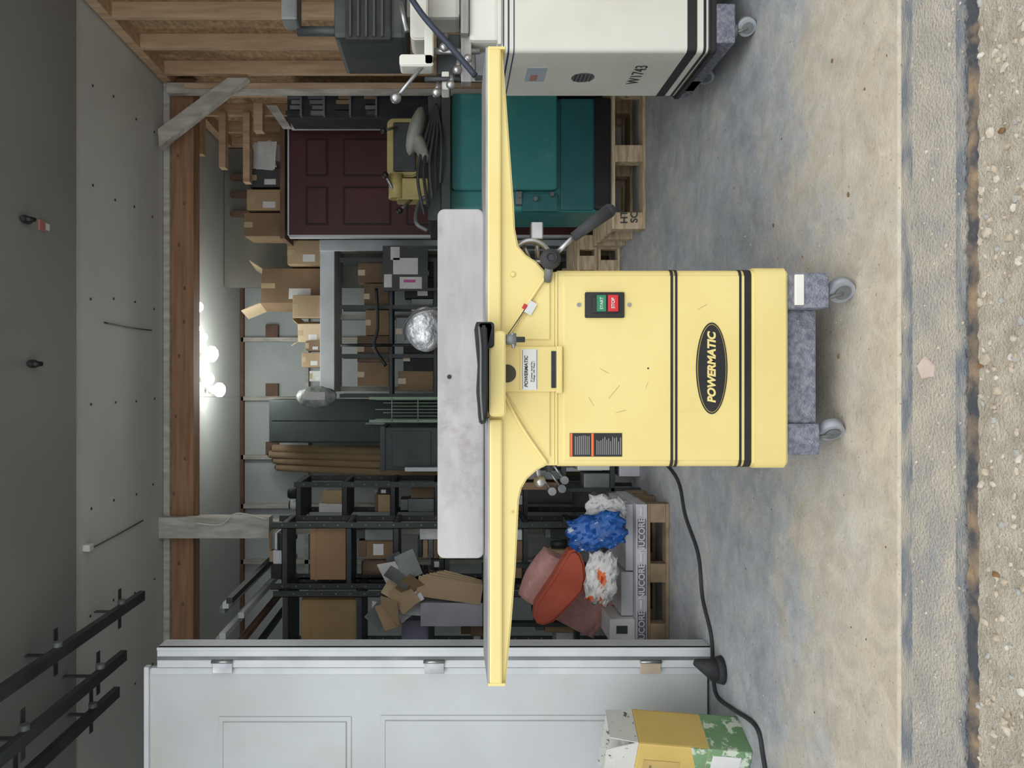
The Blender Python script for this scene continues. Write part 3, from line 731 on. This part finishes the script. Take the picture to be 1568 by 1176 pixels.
for k in range(7):
    b.cyl((X(612 + k * 5, 5.8), 5.8, Z(735, 5.8)), (X(612 + k * 5, 5.8), 5.8, Z(575 + (k % 3) * 12, 5.8)), .003, gw, seg=6)
for v in (600, 640, 680, 720): b.cyl((X(610, 5.8), 5.8, Z(v, 5.8)), (X(645, 5.8), 5.8, Z(v, 5.8)), .004, gw, seg=6)
for y in (610, 645): b.box(X(y + 2, 5.8), X(y - 2, 5.8), 5.81, 5.84, 0, Z(565, 5.8), gw)
b.done()
for i, (ya, yb, v) in enumerate(((694, 696, 398), (704, 708, 392), (714, 724, 398), (726, 737, 402))):
    b = B('carpet_roll_tube')
    b.cyl((X(yb, 6.4), 6.35, .01), (X(ya, 6.6), 7.1 + i * .02, Z(v, 6.6)), .036, card, seg=16)
    b.cyl((X(ya, 6.6), 7.1 + i * .02, Z(v, 6.6)), (X(ya, 6.6), 7.105 + i * .02, Z(v - 1, 6.6)), .026, blk, seg=16)
    b.done()

def shelving(name, x0, x1, y0, y1, zt, levels):
    b = B(name)
    for xx in (x0, x1 - .04):
        for yy in (y0, y1 - .04):
            b.box(xx, xx + .04, yy, yy + .004, 0, zt, dark); b.box(xx, xx + .004, yy, yy + .04, 0, zt, dark)
            k = .1
            while k < zt - .05:
                b.cyl((xx + .022, yy - .001, k), (xx + .022, yy + .002, k), .006, greym, seg=6); k += .09
    for z in levels:
        b.box(x0 + .004, x1, y0 + .005, y1, z - .035, z - .031, dark)
        b.box(x0 + .004, x1, y0 + .004, y0 + .008, z - .035, z, dark)
        b.box(x0 + .004, x1, y0 + .004, y1, z - .004, z, greym)
        b.box(x1 - .004, x1, y0 + .004, y1, z - .04, z, dark)
    return b.done()
def clutter(name, x0, x1, y0, y1, z, hmax, seed):
    random.seed(seed); b = B(name); x = x0 + .01
    pal = [card, card2, browncart, greym, paper, dark, card3, greym, blkm, card2, trimw, card]
    while x < x1 - .04:
        w = random.uniform(.04, .13); h = random.uniform(.45, 1) * hmax; m = random.choice(pal)
        if x + w > x1: w = x1 - x - .005
        yy = y0 + random.uniform(0, .05)
        k = random.random()
        if k < .5:
            b.box(x, x + w, yy, min(y1, yy + .2), z + .001, z + h * .8, m, .004)
            if random.random() < .5: b.box(x + w * .2, x + w * .8, yy - .002, yy + .001, z + h * .3, z + h * .6, paper)
            if random.random() < .7: b.box(x + .01, x + w - .005, yy + .01, min(y1, yy + .18), z + h * .8 + .001, z + h + .01, random.choice(pal), .003)
        elif k < .7:
            b.cyl((x + w / 2, yy + w / 2, z + .001), (x + w / 2, yy + w / 2, z + h), w * .45, m); b.cyl((x + w / 2, yy + w / 2, z + h), (x + w / 2, yy + w / 2, z + h + .012), w * .38, blkm)
        elif k < .85:
            for j in range(5):
                b.box(x, x + w, yy + .01 * j, min(y1, yy + .16), z + .001 + j * h * .18, z + (j + .9) * h * .18, random.choice(pal), .002)
        else:
            for j in range(4): b.box(x, x + w, yy + j * .03, yy + j * .03 + .012, z + .001, z + h * random.uniform(.6, 1), random.choice(pal))
        x += w + .004
    return b.done()
sdp = 4.9
L1 = [Z(v, sdp) for v in (432, 545, 655, 770, 880)]
X1a, X1b = X(1010, sdp), X(905, sdp)
shelving('metal_shelving_unit', X1a, X1b, sdp, 5.28, Z(418, sdp), L1)
L2 = [Z(v, 5.0) for v in (432, 530, 602, 680, 800, 870)]
X2a, X2b = X(903, 4.98), X(800, 4.98)
shelving('metal_shelving_unit', X2a, X2b, 4.98, 5.28, Z(415, 5.0), L2)
L3 = [Z(v, 5.75) for v in (455, 525, 598, 665, 740, 800)]
X3a, X3b = X(798, 5.7), X(738, 5.7)
shelving('metal_shelving_unit', X3a, X3b, 5.7, 6.15, Z(450, 5.7), L3)
def shelfbox(lz, y0, y1, h, d0, dep, m, name='storage_box', label=True):
    b = B(name); x0, x1 = X(y1, d0), X(y0, d0)
    b.box(x0, x1, d0, d0 + dep, lz + .001, lz + h, m, .006)
    b.box(x0 - .004, x1 + .004, d0 - .004, d0 + dep + .004, lz + h * .82, lz + h * .86, m, .002)
    if label: b.box(x0 + (x1 - x0) * .3, x0 + (x1 - x0) * .7, d0 - .002, d0 + .001, lz + h * .25, lz + h * .55, paper)
    b.done()
shelfbox(L2[1], 812, 888, .24, 5.03, .18, M('orange_carton', (168, 132, 98), None, 4, .8), 'cardboard_box', False)
shelfbox(L1[1], 918, 985, .36, 4.95, .22, M('ochre_carton', (160, 134, 92), None, 4, .8), 'cardboard_box', False)
shelfbox(L1[2], 950, 988, .17, 4.95, .22, purple, 'product_carton', False)
for i, k in enumerate((2, 3, 4, 5)):
    clutter('shelf_supplies', X2a + .05, X2b - .05, 5.0, 5.22, L2[k], .24 if k < 4 else .2, 20 + i)
clutter('shelf_supplies', X2a + .05, X2b - .05, 5.0, 5.22, L2[0], .12, 33)
clutter('shelf_supplies', X(944, 4.9), X1b - .05, 4.93, 5.2, L1[2], .3, 40)
clutter('shelf_supplies', X1a + .05, X1b - .05, 4.93, 5.2, L1[3], .3, 41)
clutter('shelf_supplies', X1a + .05, X1b - .05, 4.93, 5.2, L1[4], .3, 42)
for i in range(6): clutter('shelf_supplies', X3a + .05, X3b - .05, 5.73, 6.05, L3[i], .26 if i else .1, 50 + i)
random.seed(5)
b = B('open_carton_pile')
for i in range(14):
    y = random.uniform(865, 955); v = random.uniform(580, 645); dd2 = 4.66 + random.uniform(0, .12)
    c = Vector((X(y, dd2), dd2, Z(v, dd2)))
    b.box(c.x - .08, c.x + .08, c.y - .003, c.y + .003, c.z - .07, c.z + .06, random.choice([paper, card, greym, card3, card2, trimw]), 0, (random.uniform(-45, 45), random.uniform(-60, 60), random.uniform(-30, 30)))
for k in range(8):
    b.box(X(908, 4.8) - .01, X(880, 4.8), 4.67 + k * .018, 4.674 + k * .018, Z(737, 4.8), Z(640 + k * 5, 4.8), card3 if k % 2 else card, 0, (0, 8 + k, 0))
b.box(X(960, 4.8), X(865, 4.8), 4.65, 4.86, Z(745, 4.8), Z(738, 4.8), dark)
b.box(X(950, 4.8), X(915, 4.8), 4.68, 4.84, Z(738, 4.8), Z(645, 4.8), M('lilac_carton', (168, 166, 178), None, 4, .7), .004)
for y in (957, 867):
    b.box(X(y + 3, 4.8), X(y - 3, 4.8), 4.8, 4.86, 0, Z(745, 4.8), dark)
b.done()
b = B('long_stock_bundle')
for k in range(10):
    y = 868 + k * 12; m = random.choice([dark, greym, greywood, brownwood, greywood, trimw])
    z0 = L1[0] + .16 + .045 * (k % 3)
    b.box(X(y + 7, 5.1), X(y - 1, 5.1), 4.35 + .08 * k % .3, 6.2, z0, z0 + .036, m, .002)
b.done()

# ---------------- left pile
pallet('wooden_pallet', X(985, 4.1), X(772, 4.1), 4.1, 4.66, .001, .12, M('old_pallet_wood', (156, 136, 108), (120, 102, 80), 8, .85, bump=.2))
b = B('flooring_carton_stack')
fc = M('carton_grey_white', (196, 196, 200), (178, 178, 184), 5, .7)
zt1 = Z(974, 4.1)
b.box(X(985, 4.1), X(772, 4.1), 4.1, 4.6, .122, zt1, fc, .004)
dp = M('carton_dark_print', (112, 108, 120))
for (ya, yb) in ((984, 915), (912, 843), (840, 773)):
    b.box(X(ya, 4.095), X(yb + 22, 4.095), 4.095, 4.1, .13, zt1 - .008, dp, .001)
    b.box(X(yb + 18, 4.095), X(yb + 4, 4.095), 4.095, 4.1, .15, zt1 - .02, paper, .001)
b.box(X(948, 4.1), X(880, 4.1), 4.16, 4.6, zt1 + .001, Z(955, 4.1), fc, .004)
b.box(X(985, 4.1), X(950, 4.1), 4.12, 4.6, zt1 + .001, Z(935, 4.1), paper, .004)
b.box(X(972, 4.1), X(960, 4.1), 4.117, 4.12, Z(962, 4.1), Z(945, 4.1), dark)
b.box(X(878, 4.1), X(775, 4.1), 4.16, 4.6, zt1 + .001, Z(962, 4.1), fc, .004)
FC = b.done()
for y in (962, 890, 820):
    text(FC, 'carton_lettering', 'NUCORE', (X(y, 4.1), 4.0935, (.122 + zt1) / 2), .046, paper, (90, 0, 0), .0005)
b = B('pink_cushion')
def soft(b, c, w, dp_, h, m, rot, r=.35, sub=8):
    t = bmesh.new(); bmesh.ops.create_cube(t, size=1); bmesh.ops.subdivide_edges(t, edges=t.edges[:], cuts=sub, use_grid_fill=True)
    for v in t.verts:
        p = v.co * 2; s_ = p.normalized() * max(abs(p.x), abs(p.y), abs(p.z)); q = p.lerp(s_, r) / 2
        v.co = Vector((q.x * w, q.y * dp_, q.z * h)) + Vector([random.uniform(-.0015, .0015) for _ in range(3)])
    for f in t.faces: f.smooth = True
    b.add(t, m, Matrix.Translation(c) @ Euler([math.radians(a) for a in rot]).to_matrix().to_4x4())
# upright coordinates: leaning long cushion from upper right to lower left
cA = Vector((X(908, 4.4), 4.46, Z(868, 4.4)))
soft(b, cA, .34, .24, .50, pink, (0, 30, 0), .35)
soft(b, (X(925, 4.4), 4.46, Z(898, 4.4)), .34, .22, .28, pink, (0, 30, 0), .35)
b.done()
b = B('red_foam_cushion')
b.prism([(X(y, 4.05), Z(v, 4.05)) for v, y in ((822, 930), (819, 950), (824, 960), (834, 963), (850, 958), (874, 934), (896, 910), (900, 890), (898, 868), (892, 852), (884, 845), (874, 847), (850, 888))], 4.10, 4.21, redfoam, 'Y', .014)
b.done()
def bag(name, y0, y1, v0, v1, d, m1, tilt=0, dpt=.11):
    b = B(name); w = X(y0, d) - X(y1, d); h = Z(v0, d) - Z(v1, d)
    c = (X((y0 + y1) / 2, d), d + .06, Z((v0 + v1) / 2, d))
    t = bmesh.new(); bmesh.ops.create_cube(t, size=1); bmesh.ops.subdivide_edges(t, edges=t.edges[:], cuts=11, use_grid_fill=True)
    ph = random.uniform(0, 6)
    for v in t.verts:
        x, y, z = v.co; k = (1 - (2 * x) ** 4 * .5) * (1 - (2 * z) ** 4 * .5)
        wr = .012 * math.sin(x * 30 + z * 22 + ph) + .008 * math.sin(x * 17 - z * 41 + ph)
        v.co = Vector((x * w * (1 - .12 * (2 * z) ** 2 + .08 * math.sin(z * 16 + ph)), y * dpt * k * (1.25 - (2 * x) ** 2 * .5) + (wr if y < 0 else 0), z * h * (1 - .14 * (2 * x) ** 2 + .07 * math.sin(x * 17 + ph)))) + Vector([random.uniform(-.003, .003) for _ in range(3)])
    for f in t.faces: f.smooth = random.random() < .6
    b.add(t, m1, Matrix.Translation(c) @ Euler((math.radians(-12), math.radians(tilt), 0)).to_matrix().to_4x4())
    return b.done()
bag('white_blue_bag', 762, 815, 900, 962, 4.10, wbbag, 8, .08)
bag('blue_plastic_bag', 790, 845, 872, 962, 3.98, blue, -14, .08)
bag('white_orange_bag', 848, 930, 900, 948, 4.0, wobag, 6, .09)
b = B('hardware_bench')
b.box(X(765, 4.4), X(700, 4.4), 4.72, 5.0, Z(880, 4.4), Z(872, 4.4), dark, .003)
for y in (762, 704):
    for dd3 in (4.72, 4.96): b.box(X(y + 3, 4.4), X(y - 3, 4.4), dd3, dd3 + .03, 0, Z(880, 4.4), dark)
b.box(X(765, 4.4), X(700, 4.4), 4.72, 5.0, Z(960, 4.4), Z(953, 4.4), dark, .003)
gcl = M('glass_green', (120, 160, 130), None, 5, .2)
zz1 = Z(872, 4.4); zz2 = Z(953, 4.4)
for (h, y0, y1, m, zb) in ((.50, 730, 745, greym, zz1), (.24, 750, 762, card2, zz1), (.12, 703, 722, gcl, zz1), (.2, 703, 730, white, zz2), (.16, 735, 760, greym, zz2), (.13, 705, 740, fc, 0)):
    b.box(X(y1, 4.42), X(y0, 4.42), 4.74, 4.9, zb + .001, zb + h, m, .006)
for (v, y) in ((860, 748), (845, 752), (864, 735)):
    b.cyl((X(y, 4.68), 4.66, Z(v, 4.68)), (X(y, 4.68), 4.74, Z(v, 4.68)), .025, steel2)
    b.cyl((X(y, 4.68), 4.70, Z(v, 4.68)), (X(y - 25, 4.68), 4.70, Z(v - 18, 4.68)), .008, steel2)
b.done()

# ---------------- left white door
b = B('door_1')
LD = 3.47
zt = Z(222, LD)
b.box(-2.15, X(1024, LD), LD, LD + .04, .012, zt - .02, door_w, .002)
b.box(X(1020, LD), X(989, LD), LD - .02, LD + .09, 0, Z(243, LD), trimw, .003)
b.box(X(1008, LD), X(1003, LD), LD - .024, LD, 0, Z(243, LD), greym)
b.box(X(993, LD), X(989, LD), LD - .026, LD, 0, Z(243, LD), trimw, .002)
b.box(-2.15, X(1020, LD), LD - .015, LD + .02, zt - .022, zt, trimw, .003)
b.box(X(1032, LD), X(1022, LD), LD - .006, LD, .012, zt - .03, trimw, .002)
grv = M('door_groove', (162, 164, 158))
def panel(v0, v1, y0, y1):
    xa, xb, za, zb = X(y1, LD), X(y0, LD), Z(v1, LD), Z(v0, LD)
    b.box(xa, xb, LD - .006, LD, za, zb, door_w, .004)
    b.box(xa + .018, xb - .018, LD - .0068, LD, za + .018, zb - .018, grv, .003)
    b.box(xa + .022, xb - .022, LD - .012, LD, za + .022, zb - .022, door_w, .006)
panel(335, 538, 1097, 1192); panel(583, 1030, 1095, 1192); panel(335, 538, 1210, 1300); panel(583, 1030, 1210, 1300)
for v in (343, 665, 994):
    z = Z(v, LD)
    b.box(X(1028, LD), X(1009, LD), LD - .028, LD - .018, z - .045, z + .045, steel2 if v < 900 else M('brass_hinge', (196, 180, 160), None, 5, .5, .2), .002)
    b.cyl((X(1010, LD), LD - .03, z - .048), (X(1010, LD), LD - .03, z + .048), .007, steel2, seg=10)
b.done()
b = B('rubber_cone_foot')
d = 3.31
b.cyl((X(1026, d), d, .003), (X(1026, d), d, .03), .060, blkm, .054)
b.cyl((X(1026, d), d, .03), (X(1014, d), d, .12), .051, blkm, .014)
b.done()
b = B('extension_cord')
pts = []
for (y, d) in ((640, 4.44), (690, 4.33), (735, 3.94), (790, 3.81), (850, 3.61), (915, 3.55), (975, 3.43), (1030, 3.41), (1065, 3.36), (1085, 3.18), (1112, 2.93), (1160, 2.86), (1230, 2.80)):
    pts.append((X(y, d), d, .008))
b.tube(pts, .0085, blkm); b.done()
# printed plant-food carton, leaning slightly, open flaps
b = B('plant_food_carton')
b.box(-.17, .17, -.09, .09, 0, .44, ltyel, .008)
b.box(-.171, .171, -.091, .091, .0, .17, ltgrn, .006)
b.prism([(-.171, .17), (.171, .17), (.171, .24), (.02, .19)], -.0918, -.0905, ltgrn, 'Y')
b.box(-.14, .09, -.0925, -.0915, .27, .41, M('pack_tan', (196, 168, 104)), 0)
b.box(-.12, .05, -.0932, -.0915, .05, .13, paper, 0)
b.box(.07, .14, -.0932, -.0915, .04, .15, paper, 0)
b.prism([(-.17, .44), (.17, .44), (.12, .56), (-.13, .55)], -.086, -.082, M('white_flap_print', (206, 206, 200), (196, 196, 190), 9, .6, grime=(84, 86, 84), gscale=34, glo=.6, ghi=.62), 'Y')
b.prism([(-.17, .44), (.17, .44), (.15, .54), (-.15, .54)], .082, .086, MATS['white_flap_print'], 'Y')
b.prism([(-.085, .44), (.085, .44), (.07, .55), (-.07, .55)], .166, .170, MATS['white_flap_print'], 'X')
b.box(-.15, .15, -.08, .08, .44, .50, M('white_liner', (200, 198, 190)), .03)
ob = b.done(); ob.location = (-1.55, 3.12, .004); ob.rotation_euler = (math.radians(-3), math.radians(3), math.radians(-22))
t1 = text(ob, 'carton_lettering', 'PLANT\nFOOD', (0, 0, 0), .055, M('olive_print', (120, 118, 70)), (90, 0, 0), .001); t1.location = (-.02, -.0935, .335)
t1 = text(ob, 'carton_small_lettering', 'ALL PURPOSE', (0, 0, 0), .02, green, (90, 0, 0), .0); t1.location = (-.035, -.0942, .09)

# ---------------- camera & light
cam = bpy.data.cameras.new('camera'); co = bpy.data.objects.new('camera', cam); sc.collection.objects.link(co)
cam.sensor_width = 36; cam.lens = 36 * F / 1568; cam.shift_x = (784 - 690) / 1568
cam.clip_start = .05
Mx = Matrix(((0, 1, 0, 0), (0, 0, -1, 0), (-1, 0, 0, HC), (0, 0, 0, 1)))
co.matrix_world = Mx
sc.camera = co
w = bpy.data.worlds.new('overcast_sky'); sc.world = w; w.use_nodes = True
bg = w.node_tree.nodes['Background']; bg.inputs[0].default_value = (.92, .96, 1, 1); bg.inputs[1].default_value = 1.75
sun = bpy.data.lights.new('sun', 'SUN'); sun.energy = .9; sun.angle = math.radians(40); sun.color = (1, .98, .95)
so = bpy.data.objects.new('sun', sun); sc.collection.objects.link(so)
so.rotation_euler = Vector((.15, 1, -.95)).to_track_quat('-Z', 'Y').to_euler()
